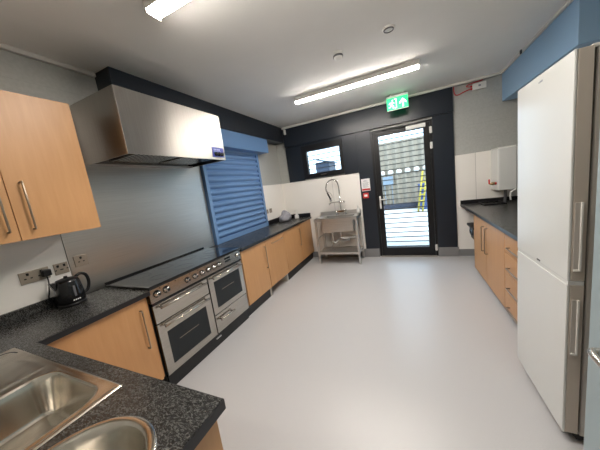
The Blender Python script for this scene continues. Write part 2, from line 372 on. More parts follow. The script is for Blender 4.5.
def grid(x0, x1, y0, y1, fx, st):
    b = BM(); nx = int((x1-x0)/st); ny = int((y1-y0)/st)
    V = [[b.verts.new((x0+(x1-x0)*i/nx, y0+(y1-y0)*j/ny, WZ+fx(x0+(x1-x0)*i/nx, y0+(y1-y0)*j/ny))) for j in range(ny+1)] for i in range(nx+1)]
    for i in range(nx):
        for j in range(ny):
            f = b.faces.new((V[i][j], V[i+1][j], V[i+1][j+1], V[i][j+1])); f.smooth = True
    return b
snk = thing('inset_sink', 'rectangular stainless steel sink with ribbed drainer set in the corner worktop', 'sink', (1.03, .2, WZ))
part('drainer', grid(.549, 1.02, -.03, .440, sink_h, .005), 'sink_steel', snk)
part('bowl', grid(1.02, 1.508, -.03, .440, sink_h, .005), 'sink_steel', snk)
part('waste', lathe(BM(), [(0, .004), (.018, .004), (.020, .007), (.036, .007), (.040, .002)], (1.25, .2, WZ-.165), seg=24), 'chrome', snk)
part('groove_line', tube(BM(), smooth_path([(.575, .30, WZ+.002), (.578, .37, WZ+.002), (.60, .405, WZ+.002), (.65, .418, WZ+.002)]), .0035), 'black_matt', snk, 'dark line drawn along the drainer corner groove')  # added black tube draws the dark edge of the drainer's corner groove
rb = thing('inset_sink', 'round stainless steel hand bowl at the open end of the corner worktop', 'sink', (RC[0], RC[1], WZ))
pr = [(RR+.0, .0005), (RR-.002, .005), (RR-.010, .007), (RR-.024, .005), (RR-.030, -.002), (RR-.040, -.05), (RR-.055, -.10), (RR-.085, -.128), (RR-.13, -.138), (.04, -.141), (0, -.142)]
part('bowl', lathe(BM(), pr, (RC[0], RC[1], WZ), seg=64), 'sink_steel', rb)
part('waste', lathe(BM(), [(0, .004), (.018, .004), (.020, .006), (.034, .006), (.038, .001)], (RC[0], RC[1], WZ-.141), seg=24), 'chrome', rb)

# ================================================================ BASE CABINETS
def bow(bm, a, b, out, r=.0055):
    """bar handle between points a and b standing off by vector out"""
    a, b, out = Vector(a), Vector(b), Vector(out); d = (b-a).normalized()
    tube(bm, [a, a+out*.85, a+out+d*.006, b+out-d*.006, b+out*.85, b], r); return bm
def base_unit(label, fx, s, y0, y1, doors, drawers=0, plinth=True, z0=.15, z1=WZ-.04, dark=False, group=None, legs=False, name='base_cabinet', cat='cabinet'):
    """front face at x=fx, s=+1 faces +x. doors: list of (ya, yb, handle_y or ('h', ya, yb))"""
    back = fx - s*.55
    t = thing(name, label, cat, ((fx+back)/2, (y0+y1)/2, 0), group)
    part('carcass', bx(fx-s*.02, back, y0, y1, z0, z1), 'beech_edge', t)
    for ya, yb, h in doors:
        d = part('door', bx(fx, fx-s*.018, ya+.002, yb-.002, z0+.003, z1-.004, bev=.0015), 'beech', t)
        if h is None: continue
        if isinstance(h, tuple): b = bow(BM(), (fx, h[0], .785), (fx, h[1], .785), (s*.03, 0, 0))
        else: b = bow(BM(), (fx, h, .785), (fx, h, .475), (s*.03, 0, 0))
        part('handle', b, 'handle_steel', d, 'slim metal bow handle')
    if drawers:
        hh = (z1-z0)/drawers
        for k in range(drawers):
            za = z0+hh*k; zb = za+hh
            d = part('drawer', bx(fx, fx-s*.018, y0+.002, y1-.002, za+.002, zb-.002, bev=.0015), 'beech', t)
            ym = (y0+y1)/2
            part('handle', bow(BM(), (fx, ym-.17, zb-.125), (fx, ym+.17, zb-.125), (s*.03, 0, 0)), 'handle_steel', d, 'slim metal bow handle')
    if plinth: part('plinth', bx(fx-s*.045, fx-s*.06, y0, y1, 0, z0), 'black_matt', t, 'black kickboard')
    if legs:
        for y in (y0+.012, y1-.012):
            part('leg', bx(fx-s*.03, fx-s*.30, y-.010, y+.010, 0, z0, bev=.002), 'white_trim', t, 'pale floor support')
    return t
base_unit('beech door base cabinet just left of the range cooker', .60, 1, .506, 1.135, [(.506, 1.115, 1.055)])
base_unit('beech door base cabinet just right of the range cooker', .60, 1, 2.335, 2.90, [(2.335, 2.90, 2.855)])
base_unit('beech fronted dishwasher with a sideways handle under the blue shutter', .60, 1, 2.905, 3.495, [(2.905, 3.495, (3.07, 3.40))], plinth=False, legs=True, name='dishwasher', cat='dishwasher')
base_unit('beech door base cabinet between the dishwasher and the last left cabinet', .60, 1, 3.50, 4.14, [(3.50, 4.14, 4.095)])
base_unit('beech base cabinet at the far left end beside the steel sink table', .60, 1, 4.145, 4.745, [(4.145, 4.745, None)])
base_unit('beech double door base cabinet in the right hand run', 3.345, -1, 2.85, 4.045, [(2.85, 3.447, 3.40), (3.447, 4.045, 3.535)], z0=.08)
base_unit('beech four drawer cabinet beside the tall white fridge', 3.345, -1, 2.25, 2.845, [], drawers=4, z0=.08)
# cabinet under the sinks: doors face the range side, plain end panel
pc = thing('sink_cabinet', 'beech sink cabinet under the open end of the corner worktop', 'cabinet', (1.27, .2, 0))
sc = BM(); box(sc, .66, 1.89, .462, .48, .15, WZ-.04); box(sc, .66, 1.89, -.07, -.055, .15, WZ-.04); box(sc, .66, 1.89, -.055, .462, .15, .168)
part('carcass', sc, 'beech_edge', pc)
part('end_panel', bx(1.89, 1.908, -.09, .485, 0, WZ-.038, bev=.001), 'beech', pc)
for xa, xb in ((.67, 1.27), (1.275, 1.888)):
    d = part('door', bx(xa, xb, .48, .496, .153, WZ-.045, bev=.001), 'beech', pc)
    part('handle', bow(BM(), (xb-.05, .496, .785), (xb-.05, .496, .475), (0, .03, 0)), 'handle_steel', d, 'slim metal bow handle')
part('plinth', bx(.66, 1.89, .43, .445, 0, .15), 'black_matt', pc, 'black kickboard')

# wall cupboard
wc = thing('wall_cupboard', 'beech two door wall cupboard above the kettle', 'cupboard', (.17, .645, 1.457))
part('carcass', bx(.0, .328, .215, 1.07, 1.462, 2.358), 'beech_edge', wc)
for ya, yb, hy in ((.215, .643, .600), (.647, 1.075, .712)):
    d = part('door', bx(.330, .350, ya, yb, 1.457, 2.362, bev=.0015), 'beech', wc)
    part('handle', bow(BM(), (.350, hy, 1.815), (.350, hy, 1.52), (-.0+.03, 0, 0), r=.006), 'handle_steel', d, 'slim metal bow handle')

# ================================================================ RANGE COOKER
rg = thing('range_cooker', 'wide stainless steel range cooker with black hob and two oven doors', 'cooker', (.3, 1.735, 0))
RY0, RY1 = 1.152, 2.318
part('body', bx(.02, .560, RY0, RY1, .02, .905), 'black_matt', rg)
part('plinth', bx(.50, .575, RY0+.01, RY1-.01, 0, .135), 'black_gloss', rg, 'black plinth with small white badge')
bd = BM()
for k, (dy, ww) in enumerate(((0, .006), (.014, .008), (.030, .006), (.044, .009), (.062, .006))): box(bd, .575, .5765, 1.74+dy, 1.74+dy+ww, .075, .09)
part('badge', bd, 'paper_white', rg, 'tiny white badge lettering')
part('hob', bx(.02, .625, RY0-.005, RY1+.005, .906, .935, bev=.005), 'hob_glass', rg, 'black glass hob')
for (x, y, r) in ((.20, 1.36, .085), (.45, 1.36, .075), (.20, 1.62, .07), (.45, 1.64, .09), (.20, 1.90, .085), (.45, 1.93, .07), (.32, 2.16, .10)):
    zn = lathe(BM(), [(r, 0), (r, .0006), (r-.003, .0006), (r-.003, 0)], (x, y, .9352), seg=32)
    part('heating_zone', zn, 'zone_grey', rg, 'faint grey cooking zone rings')
part('rear_trim', bx(.014, .03, RY0, RY1, .935, .950, bev=.003), 'black_gloss', rg)
fc = prism(BM(), [(.565, .79), (.603, .79), (.598, .905), (.565, .905)], 1, RY0, RY1)
part('control_panel', fc, 'steel', rg)
part('towel_rail', bx(.560, .606, RY0, RY1, .770, .788, bev=.004), 'black_gloss', rg)
for i, (y, z, r) in enumerate(((1.215, .852, .021), (1.302, .852, .021), (1.520, .845, .017), (1.612, .845, .017), (1.700, .845, .017), (1.785, .845, .017), (1.865, .845, .017), (1.945, .845, .017), (2.262, .852, .021))):
    k = BM(); lathe(k, [(r+.004, 0), (r+.004, .006), (r, .008), (r*.92, .026), (r*.75, .030), (0, .030)], (.601, y, z), axis=0, seg=20)
    kb = part('knob', k, 'chrome', rg, 'round chrome control knob')
    g_ = lathe(BM(), [(r*.66, .028), (r*.66, .0325), (0, .0325)], (.601, y, z), axis=0, seg=18); part('knob_cap', g_, 'black_gloss', kb)
    rgm = lathe(BM(), [(r+.010, 0), (r+.010, .003), (r+.004, .004), (r+.004, 0)], (.6005, y, z), axis=0, seg=20); part('bezel', rgm, 'black_gloss', kb)
ck = BM(); box(ck, .598, .6035, 2.045, 2.135, .862, .882); box(ck, .598, .6045, 2.045, 2.135, .832, .850); part('clock', ck, 'black_gloss', rg, 'black clock display')
for y in (1.40, 1.25, 1.33, 1.56, 1.66, 1.75): part('indicator_light', lathe(BM(), [(0, .003), (.004, .003), (.005, 0)], (.599, y, .888), axis=0, seg=10), 'black_gloss', rg)
def ovendoor(y0, y1, z0, z1, win=None, hy=None, hz=None, name='oven_door'):
    b = BM()
    if win:
        wy0, wy1, wz0, wz1 = win
        box(b, .578, .600, y0, wy0, z0, z1); box(b, .578, .600, wy1, y1, z0, z1); box(b, .578, .600, wy0, wy1, z0, wz0); box(b, .578, .600, wy0, wy1, wz1, z1)
    else: box(b, .578, .600, y0, y1, z0, z1, bev=.003)
    d = part(name, b, 'steel', rg)
    if win:
        part('oven_glass', bx(.580, .597, wy0, wy1, wz0, wz1), 'oven_glass', d, 'dark oven window')
        part('shelf_rail', bx(.5975, .598, wy0+.1, wy1-.12, (wz0+wz1)/2+.02, (wz0+wz1)/2+.024), 'handle_steel', d)
    h = BM(); tube(h, [(.635, hy[0], hz), (.635, hy[1], hz)], .010, 10)
    for y in (hy[0]+.02, hy[1]-.02): tube(h, [(.600, y, hz), (.635, y, hz)], .008)
    part('handle', h, 'steel', d, 'round steel bar handle')
ovendoor(RY0+.004, 1.742, .608, .765, None, (1.20, 1.70), .735, 'grill_drawer')
ovendoor(RY0+.004, 1.742, .140, .600, (1.225, 1.665, .205, .505), (1.20, 1.70), .570)
ovendoor(1.756, RY1-.004, .345, .765, (1.822, 2.248, .400, .690), (1.80, 2.28), .735)
ovendoor(1.756, RY1-.004, .140, .338, None, (1.80, 2.02), .275, 'storage_drawer')

# ================================================================ EXTRACTOR HOOD
hoodt = thing('extractor_hood', 'large box shaped stainless steel extractor hood above the range cooker', 'extractor hood', (.3, 1.795, 1.978))
HY0, HY1, HX, HZ0, HZ1 = 1.24, 2.35, .616, 1.978, 2.470
sh = BM(); tt = .012
box(sh, HX-tt, HX, HY0, HY1, HZ0, HZ1, bev=.002); box(sh, .012, HX-tt, HY0, HY0+tt, HZ0, HZ1); box(sh, .012, HX-tt, HY1-tt, HY1, HZ0, HZ1)
box(sh, .012, HX-tt, HY0+tt, HY1-tt, HZ1-tt, HZ1); box(sh, .012, .03, HY0+tt, HY1-tt, HZ0, HZ1-tt)
part('canopy', sh, 'steel_dull', hoodt)
part('shade_lining', bx(.03, HX-tt, HY0+tt, HY1-tt, HZ0+.10, HZ0+.11), 'black_matt', hoodt)  # steel interior painted black: the unlit hollow's shade is put into the colour
li = BM(); box(li, HX-tt-.004, HX-tt-.001, HY0+tt, HY1-tt, HZ0+.004, HZ0+.1); box(li, .03, HX-tt-.004, HY1-tt-.004, HY1-tt-.001, HZ0+.004, HZ0+.1); part('shade_lining', li, 'black_matt', hoodt)  # inner sides blackened likewise, painted shade of the hood's inside
gt = BM(); box(gt, .03, .10, HY0+tt, HY1-tt, HZ0+.005, HZ0+.015)
part('grease_gutter', gt, 'steel_dull', hoodt)
for k in range(2):
    y0_ = HY0+.10+k*.48; fl = BM()
    box(fl, .12, .57, y0_, y0_+.015, HZ0+.04, HZ0+.06); box(fl, .12, .57, y0_+.44, y0_+.455, HZ0+.04, HZ0+.06); box(fl, .12, .135, y0_, y0_+.455, HZ0+.04, HZ0+.06); box(fl, .555, .57, y0_, y0_+.455, HZ0+.04, HZ0+.06)
    for j in range(11): box(fl, .135, .555, y0_+.03+j*.038, y0_+.05+j*.038, HZ0+.02, HZ0+.055)
    part('filter', fl, 'steel', hoodt, 'slatted baffle filter')
cpn = part('control_plate', bx(HX, HX+.003, 2.150, 2.328, 2.006, 2.112), 'badge_blue', hoodt, 'blue control plate with three black knobs')
lb = BM()
for j, (a, b_) in enumerate(((2.175, 2.185), (2.190, 2.204), (2.208, 2.216), (2.222, 2.236), (2.242, 2.252), (2.258, 2.270))): box(lb, HX+.003, HX+.0038, a, b_, 2.078, 2.094)
box(lb, HX+.003, HX+.0038, 2.175, 2.285, 2.066, 2.070)
part('lettering', lb, 'badge_pale', cpn)
for y in (2.192, 2.240, 2.288):
    part('knob', lathe(BM(), [(.021, 0), (.020, .022), (.015, .026), (0, .026)], (HX+.003, y, 2.038), axis=0, seg=18), 'black_plastic', cpn)

# ================================================================ BLUE ROLLER SHUTTER
rs = thing('roller_shutter', 'closed blue roller shutter over the serving hatch on the left wall', 'roller shutter', (.1, 3.3, WZ))
part('shutter_box', bx(0, .205, 2.54, 4.105, 2.262, 2.508, bev=.004), 'shutter_blue', rs)
cu = BM(); pitch = .088; z = WZ+.075; prof = []
while z < 2.262:
    for k in range(8):
        t = k/8; prof.append((.014+.038*math.sin(PI*min(1, t*1.12))**.8 if t < .88 else .014, z+pitch*t))
    z += pitch
prof = [p for p in prof if p[1] < 2.275]
A = [cu.verts.new((x, 2.60, z)) for x, z in prof]; B = [cu.verts.new((x, 3.90, z)) for x, z in prof]
for i in range(len(prof)-1):
    f = cu.faces.new((A[i], B[i], B[i+1], A[i+1])); f.smooth = (i % 8) not in (6, 7)
for i in range(len(prof)-1): pass
part('curtain', cu, 'shutter_blue', rs, 'curved horizontal shutter slats')
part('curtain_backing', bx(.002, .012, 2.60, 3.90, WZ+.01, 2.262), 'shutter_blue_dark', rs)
part('bottom_rail', bx(.012, .050, 2.60, 3.90, WZ+.002, WZ+.075, bev=.004), 'shutter_blue', rs)
for y0_, y1_ in ((2.545, 2.605), (3.895, 3.955)): part('guide_rail', bx(0, .055, y0_, y1_, WZ+.002, 2.262, bev=.003), 'shutter_blue', rs)

# blue box on the right wall
single('shutter_housing', bx(3.895, W, 3.03, D-.012, 2.405, H-.002, bev=.004), 'box_blue', 'dark blue shutter housing under the ceiling above the fridge', 'shutter box')
single('cable_clip', bx(3.85, 3.865, 4.03, 4.06, H-.05, H-.005, bev=.004), 'black_matt', 'small black clip on the cove strip beside the dark blue housing', 'clip')

# ================================================================ FRIDGE FREEZER
fg = thing('fridge_freezer', 'tall glossy white fridge freezer standing at the right', 'fridge', (3.55, 1.787, 0))
FX, FY0, FY1 = 3.206, 1.525, 2.115
part('body', bx(3.278, 3.90, FY0+.005, FY1-.005, .05, 1.955, bev=.006), 'fridge_side', fg)
part('gasket', bx(3.262, 3.28, FY0+.02, FY1-.02, .07, 1.95), 'black_matt', fg, 'dark door gasket')
def fdoor(z0, z1, hz0, hz1):
    b = BM(); box(b, FX, FX+.012, FY0, FY1, z0, z1, bev=.004); 
    d = part('door', b, 'white_gloss', fg)
    e = BM(); box(e, FX+.0125, FX+.062, FY0+.0, FY0+.03, z0+.002, z1-.002, bev=.002); box(e, FX+.0125, FX+.062, FY0+.03, FY1, z0+.002, z1-.002)
    part('door_side', e, 'fridge_edge', d, 'grey beige door edge')
    h = BM(); box(h, FX+.018, FX+.045, FY0-.004, FY0+.0, hz0, hz1, bev=.0015)
    part('grip_recess', h, 'fridge_side', d)
    h2 = BM(); box(h2, FX+.036, FX+.046, FY0-.010, FY0-.002, hz0, hz1, bev=.003); box(h2, FX+.018, FX+.046, FY0-.010, FY0-.002, hz0, hz0+.012, bev=.003)
    part('handle', h2, 'ivory_gloss', d, 'pale vertical edge grip')
    return d
d1 = fdoor(.925, 1.967, .975, 1.31); d2 = fdoor(.062, .905, .53, .83)
part('trim_strip', bx(FX+.004, FX+.06, FY0, FY1, .905, .925), 'white_gloss', fg)
part('top_cover', bx(3.262, 3.90, FY0+.004, FY1-.004, 1.955, 1.972, bev=.004), 'ivory_gloss', fg)
lg = BM(); box(lg, FX-.0008, FX, 1.795, 1.825, 1.925, 1.934); box(lg, FX-.0008, FX, 1.829, 1.838, 1.925, 1.931)
part('logo', lg, 'print_grey', d1, 'tiny grey logo')
part('tag', bx(FX-.0008, FX, 1.79, 1.83, .934, .944), 'black_matt', d1, 'small dark sticker')
ft = BM(); lathe(ft, [(0, 0), (.025, 0), (.025, .05), (0, .05)], (3.30, FY0+.06, 0), seg=16); part('foot', ft, 'black_matt', fg)
ft = BM(); lathe(ft, [(0, 0), (.025, 0), (.025, .05), (0, .05)], (3.30, FY1-.06, 0), seg=16); part('foot', ft, 'black_matt', fg)
part('base_grille', bx(3.272, 3.29, FY0+.02, FY1-.02, .012, .06), 'black_matt', fg, 'black base grille')
wr = BM()
for k in range(5):
    a = k*1.3; tube(wr, smooth_path([(3.36+.02*math.cos(a), 1.53+.02*math.sin(a), 1.976), (3.36+.035*math.cos(a+.9), 1.53+.03*math.sin(a), 2.00+.008*k), (3.36+.03*math.cos(a+2), 1.53+.03*math.sin(a+2), 2.03-.006*k), (3.36+.02*math.cos(a+3), 1.53, 1.985)]), .006, 6)
single('string_bundle', wr, 'green', 'small green tangle of cord lying on top of the fridge', 'cord')

# ================================================================ BLUE ENTRY DOOR (open, right edge of the view)
ed = thing('door_2', 'pale blue entry door standing open in front of the fridge', 'door', (3.02, .4, 0)); del ed['category']; ed['kind'] = 'structure'
part('door_leaf', bx(3.0, 3.044, Y0+.02, .945, .008, 2.05, bev=.002), 'door_blue', ed)
hh = BM(); tube(hh, smooth_path([(3.0, .835, 1.010), (2.965, .835, 1.010), (2.948, .823, 1.010), (2.944, .77, 1.010), (2.946, .71, 1.008)], 5), .0095, 12)
lathe(hh, [(.026, 0), (.026, -.008), (.010, -.010)], (3.0, .835, 1.010), axis=0, seg=24)
part('door_handle', hh, 'steel', ed, 'steel lever handle')

# ================================================================ CEILING LIGHTS, DETECTORS, EXIT SIGN
def batten(x0, x1, y, label):
    t = thing('ceiling_light', label, 'ceiling light', ((x0+x1)/2, y, H-.085), 'ceiling battens')
    part('light_body', bx(x0, x1, y-.055, y+.055, H-.056, H-.001, bev=.004), 'white_trim', t)
    b = BM(); n = 8; pts = [(y-.046, H-.0565)] + [(y-.046*math.cos(PI*k/n), H-.057-.019*math.sin(PI*k/n)**.7) for k in range(1, n)] + [(y+.046, H-.0565)]
    prism(b, pts, 0, x0+.012, x1-.012); part('diffuser', b, 'lamp_diffuser', t, 'glowing white diffuser')
    for xa, xb in ((x0, x0+.012), (x1-.012, x1)): part('end_cap', bx(xa, xb, y-.052, y+.052, H-.078, H-.032, bev=.003), 'white_plastic', t)
    return t
batten(1.14, 2.74, 3.45, 'long glowing ceiling batten light nearest the back door')
batten(1.12, 2.72, 1.27, 'glowing ceiling batten light cut off by the top of the photo')
batten(2.15, 2.85, -.75, 'glowing ceiling batten light in the corridor behind the open doorway')
sm = thing('smoke_detector', 'round white smoke detector in the middle of the ceiling', 'smoke detector', (1.975, 2.65, H-.06))
part('mounting_base', lathe(BM(), [(0, 0), (.055, 0), (.055, -.016), (.045, -.018), (0, -.018)], (1.975, 2.65, H), seg=32), 'white_plastic', sm)
part('sensor_head', lathe(BM(), [(0, -.018), (.042, -.018), (.046, -.03), (.040, -.050), (.022, -.056), (0, -.058)], (1.975, 2.65, H), seg=32), 'white_plastic', sm)
part('vent_ring', lathe(BM(), [(.049, -.022), (.051, -.030), (.049, -.038), (.040, -.038), (.040, -.022)], (1.975, 2.65, H), seg=32), 'grey_rubber', sm, 'dark slot ring')
cs = thing('ceiling_rose', 'flat round white ceiling plate to the right of the smoke detector', 'ceiling plate', (2.46, 2.54, H-.02))
part('plate_disc', lathe(BM(), [(0, -.016), (.030, -.016), (.050, -.010), (.055, -.001), (0, -.001)], (2.46, 2.54, H), seg=32), 'white_plastic', cs)
part('plate_ring', lathe(BM(), [(.034, -.015), (.036, -.020), (.042, -.018), (.044, -.012)], (2.46, 2.54, H), seg=32), 'grey_rubber', cs)
ex = thing('exit_sign', 'green illuminated running man exit sign hanging above the glazed door', 'exit sign', (2.46, 4.47, 2.57))
part('sign_housing', bx(2.300, 2.622, 4.45, 4.49, 2.755, 2.785, bev=.004), 'white_plastic', ex)
sb = BM(); box(sb, 2.36, 2.38, 4.46, 4.48, 2.785, H); box(sb, 2.54, 2.56, 4.46, 4.48, 2.785, H); part('bracket', sb, 'white_plastic', ex)
sp_ = part('sign_panel', bx(2.303, 2.619, 4.463, 4.477, 2.572, 2.755, bev=.002), 'sign_green', ex, 'glowing green panel')
ed_ = BM(); box(ed_, 2.300, 2.622, 4.460, 4.480, 2.565, 2.573); part('edge_strip', ed_, 'white_plastic', ex)
SX, SZ, SY = 2.303, 2.572, 4.4620
ar = BM()
def poly(bm, pts, y=SY): 
    v = [bm.verts.new((SX+px_, y, SZ+pz)) for px_, pz in pts]; v2 = [bm.verts.new((SX+px_, y+.001, SZ+pz)) for px_, pz in pts]
    bm.faces.new(v); bm.faces.new(v2[::-1]); n = len(pts)
    for i in range(n): bm.faces.new((v[i], v[(i+1)%n], v2[(i+1)%n], v2[i]))
poly(ar, [(.228,.020),(.252,.020),(.252,.100),(.290,.068),(.290,.098),(.240,.150),(.190,.098),(.190,.068),(.228,.100)])
part('arrow', ar, 'sign_white', sp_, 'white up arrow')
mn = BM(); lathe(mn, [(0, 0), (.012, 0), (.012, -.001), (0, -.001)], (SX+.088, SY+.001, SZ+.145), axis=1, seg=16)
poly(mn, [(.060,.118),(.090,.130),(.100,.118),(.120,.100),(.112,.092),(.094,.106),(.088,.080),(.108,.058),(.098,.022),(.084,.024),(.090,.052),(.068,.066),(.060,.042),(.026,.038),(.026,.052),(.050,.056),(.066,.112),(.048,.108),(.040,.086),(.030,.090),(.040,.118)])
poly(mn, [(.112,.018),(.150,.018),(.150,.165),(.112,.165),(.112,.150),(.136,.150),(.136,.032),(.112,.032)])
part('running_man', mn, 'sign_white', sp_, 'white running man and doorway')
single('motion_sensor', bx(.262, .305, D-.105, D-.056, 2.66, 2.765, bev=.012), 'white_plastic', 'small white motion sensor in the far left ceiling corner', 'sensor')
jb = thing('junction_box', 'white junction box high on the wall right of the navy header', 'junction box', (3.6, D-.03, 2.66))
part('box_body', bx(3.525, 3.70, D-.05, D-.001, 2.655, 2.745, bev=.006), 'white_plastic', jb)
part('gland', tube(BM(), [(3.50, D-.03, 2.715), (3.53, D-.03, 2.715)], .014), 'red', jb); part('gland', tube(BM(), [(3.50, D-.03, 2.68), (3.53, D-.03, 2.68)], .014), 'red', jb)
part('mark', bx(3.60, 3.63, D-.051, D-.050, 2.69, 2.715), 'print_grey', jb)
single('red_cable', tube(BM(), smooth_path([(3.285, D-.03, 2.772), (3.285, D-.03, 2.71), (3.30, D-.03, 2.655), (3.34, D-.03, 2.640), (3.42, D-.03, 2.665), (3.498, D-.03, 2.682)]), .0075), 'red', 'red fire alarm cable looping into the junction box', 'cable')
single('red_cable', tube(BM(), smooth_path([(3.498, D-.03, 2.715), (3.45, D-.03, 2.735), (3.52, D-.03, 2.760), (3.66, D-.03, 2.772)]), .006), 'red', 'red fire alarm cable running over the top of the junction box', 'cable')

# ================================================================ BACK WALL FITTINGS
ns = thing('notice', 'white printed notice with red foot on the navy column', 'sign', (1.805, D-.032, 1.31))
part('sheet', bx(1.725, 1.885, D-.035, D-.031, 1.315, 1.545), 'paper_white', ns)
part('red_band', bx(1.73, 1.88, D-.0362, D-.035, 1.325, 1.36), 'red', ns)
pn = BM()
for z_, a, b_ in ((1.515, 1.78, 1.83), (1.495, 1.765, 1.845), (1.465, 1.75, 1.86), (1.445, 1.75, 1.85), (1.425, 1.75, 1.86), (1.405, 1.75, 1.84), (1.385, 1.75, 1.86)): box(pn, a, b_, D-.0362, D-.035, z_, z_+.007)
part('print', pn, 'print_grey', ns)
cpt = thing('call_point', 'red break glass call point below the notice', 'call point', (1.79, D-.03, 1.175))
part('housing', bx(1.745, 1.845, D-.075, D-.030, 1.178, 1.278, bev=.006), 'red', cpt)
part('glass_face', bx(1.765, 1.825, D-.0765, D-.075, 1.210, 1.250), 'paper_white', cpt, 'white face plate')
def socket_y(y0, y1, z0, z1, x, label, two=True, dark=True):
    t = thing('wall_socket', label, 'socket', (x+.004, (y0+y1)/2, z0))
    part('plate', bx(x, x+.007, y0, y1, z0, z1, bev=.002), 'socket_steel' if dark else 'white_plastic', t)
    for c_ in ([.27, .73] if two else [.5]):
        yc = y0+(y1-y0)*c_; zc = (z0+z1)/2; b = BM()
        box(b, x+.007, x+.0082, yc-.004, yc+.004, zc+.012, zc+.028); box(b, x+.007, x+.0082, yc-.022, yc-.010, zc-.012, zc-.004); box(b, x+.007, x+.0082, yc+.010, yc+.022, zc-.012, zc-.004)
        part('pin_slot', b, 'black_matt', t)
        part('rocker', bx(x+.007, x+.011, yc-.007, yc+.007, z1-.030, z1-.012, bev=.001), 'black_plastic', t)
    return t
socket_y(.675, .833, 1.135, 1.222, .008, 'double steel socket with the kettle plug in it')
socket_y(.862, .948, 1.135, 1.222, .008, 'single steel socket behind the kettle')
socket_y(.990, 1.082, 1.155, 1.245, .012, 'single steel switch plate on the steel splashback', two=False)
socket_y(4.005, 4.085, 1.135, 1.215, .008, 'dark single socket nearest the blue shutter', two=False)
socket_y(4.130, 4.225, 1.135, 1.220, .008, 'dark socket second from the blue shutter', two=False)
# plug + cord
pl = thing('plug', 'black kettle plug in the double socket', 'plug', (.03, .80, 1.155))
part('plug_body', bx(.0165, .060, .782, .832, 1.155, 1.205, bev=.008), 'black_plastic', pl)
part('cord', tube(BM(), smooth_path([(.040, .805, 1.158), (.050, .800, 1.10), (.045, .788, 1.03), (.036, .782, .99), (.040, .790, .940), (.072, .792, .916)], 8), .0045), 'black_plastic', pl)

# ================================================================ KETTLE
KX, KY = .135, .868
kt = thing('kettle', 'black electric kettle on the worktop under the wall cupboard', 'kettle', (KX, KY, WZ))
part('power_base', lathe(BM(), [(0, 0), (.084, 0), (.086, .012), (.080, .020), (0, .020)], (KX, KY, WZ+.001), seg=32), 'black_plastic', kt)
part('kettle_body', lathe(BM(), [(0, .021), (.080, .021), (.084, .035), (.083, .08), (.079, .13), (.073, .175), (.068, .192), (.060, .196)], (KX, KY, WZ), seg=40), 'black_gloss', kt)
part('lid', lathe(BM(), [(.066, .193), (.060, .200), (.035, .207), (.012, .210), (.011, .222), (0, .223)], (KX, KY, WZ), seg=32), 'black_plastic', kt)
spb = BM(); prism(spb, [(KY-.045, WZ+.198), (KY-.100, WZ+.197), (KY-.097, WZ+.180), (KY-.074, WZ+.130)], 0, KX-.016, KX+.016); part('spout', spb, 'black_gloss', kt)
part('handle', tube(BM(), smooth_path([(KX+.01, KY+.050, WZ+.196), (KX+.01, KY+.085, WZ+.212), (KX+.01, KY+.118, WZ+.190), (KX+.01, KY+.126, WZ+.13), (KX+.01, KY+.108, WZ+.075), (KX+.01, KY+.080, WZ+.060)], 6), .011, 10), 'black_plastic', kt)
part('water_gauge', bx(KX+.070, KX+.0850, KY-.008, KY+.008, WZ+.07, WZ+.15, bev=.003), 'grey_rubber', kt, 'grey water gauge')
kb_ = BM()
for k in range(4): box(kb_, KX+.0815, KX+.0848, KY-.022+.012*k, KY-.014+.012*k, WZ+.040, WZ+.048)
part('badge', kb_, 'paper_white', kt, 'small pale brand lettering')

# ================================================================ STEEL SINK TABLE + PRE-RINSE TAP
TX0, TX1, TY0, TY1 = .835, 1.668, 4.335, 4.800
st = thing('sink_table', 'freestanding stainless steel catering sink table with undershelf', 'sink table', (1.25, 4.57, 0))
tp = BM(); BX0, BX1, BY0, BY1 = .985, 1.575, 4.39, 4.70
for a in ((TX0, BX0, TY0, TY1), (BX1, TX1, TY0, TY1), (BX0, BX1, TY0, BY0), (BX0, BX1, BY1, TY1)): box(tp, *a, .895, .905)
box(tp, TX0, TX1, TY0, TY0+.012, .855, .905); box(tp, TX0, TX0+.012, TY0, TY1, .855, .905); box(tp, TX1-.012, TX1, TY0, TY1, .855, .905)
part('sink_top', tp, 'table_steel', st)
part('upstand', bx(TX0, TX1, TY1-.014, TY1, .905, .985, bev=.002), 'table_steel', st)
bw = BM(); bt = .006
box(bw, BX0, BX1, BY0, BY0+bt, .63, .897); box(bw, BX0, BX1, BY1-bt, BY1, .63, .897); box(bw, BX0, BX0+bt, BY0, BY1, .63, .897); box(bw, BX1-bt, BX1, BY0, BY1, .63, .897); box(bw, BX0, BX1, BY0, BY1, .625, .632)
part('bowl', bw, 'table_steel', st, 'deep box shaped steel bowl')
for x in (TX0+.025, TX1-.025):
    for y in (TY0+.025, TY1-.045):
        l = part('leg', bx(x-.019, x+.019, y-.019, y+.019, .03, .858, bev=.003), 'table_steel', st)
        part('foot', lathe(BM(), [(0, 0), (.017, 0), (.020, .010), (.014, .03), (0, .03)], (x, y, 0), seg=14), 'table_steel', l)
part('undershelf', bx(TX0+.015, TX1-.015, TY0+.010, TY1-.03, .195, .235, bev=.003), 'table_steel', st)
part('cross_rail', tube(BM(), [(TX0+.02, TY0+.04, .51), (TX0+.02, TY1-.06, .51)], .013), 'table_steel', st)
wp = BM(); tube(wp, smooth_path([(1.28, 4.55, .63), (1.28, 4.55, .50), (1.30, 4.56, .47), (1.45, 4.60, .47), (1.60, 4.72, .46)]), .020)
tube(wp, smooth_path([(1.12, 4.55, .63), (1.12, 4.55, .42), (1.16, 4.57, .38), (1.22, 4.60, .42), (1.24, 4.65, .40), (1.40, 4.74, .38)]), .020)
tube(wp, smooth_path([(1.05, 4.72, .80), (1.04, 4.72, .55), (1.03, 4.72, .26)]), .012)
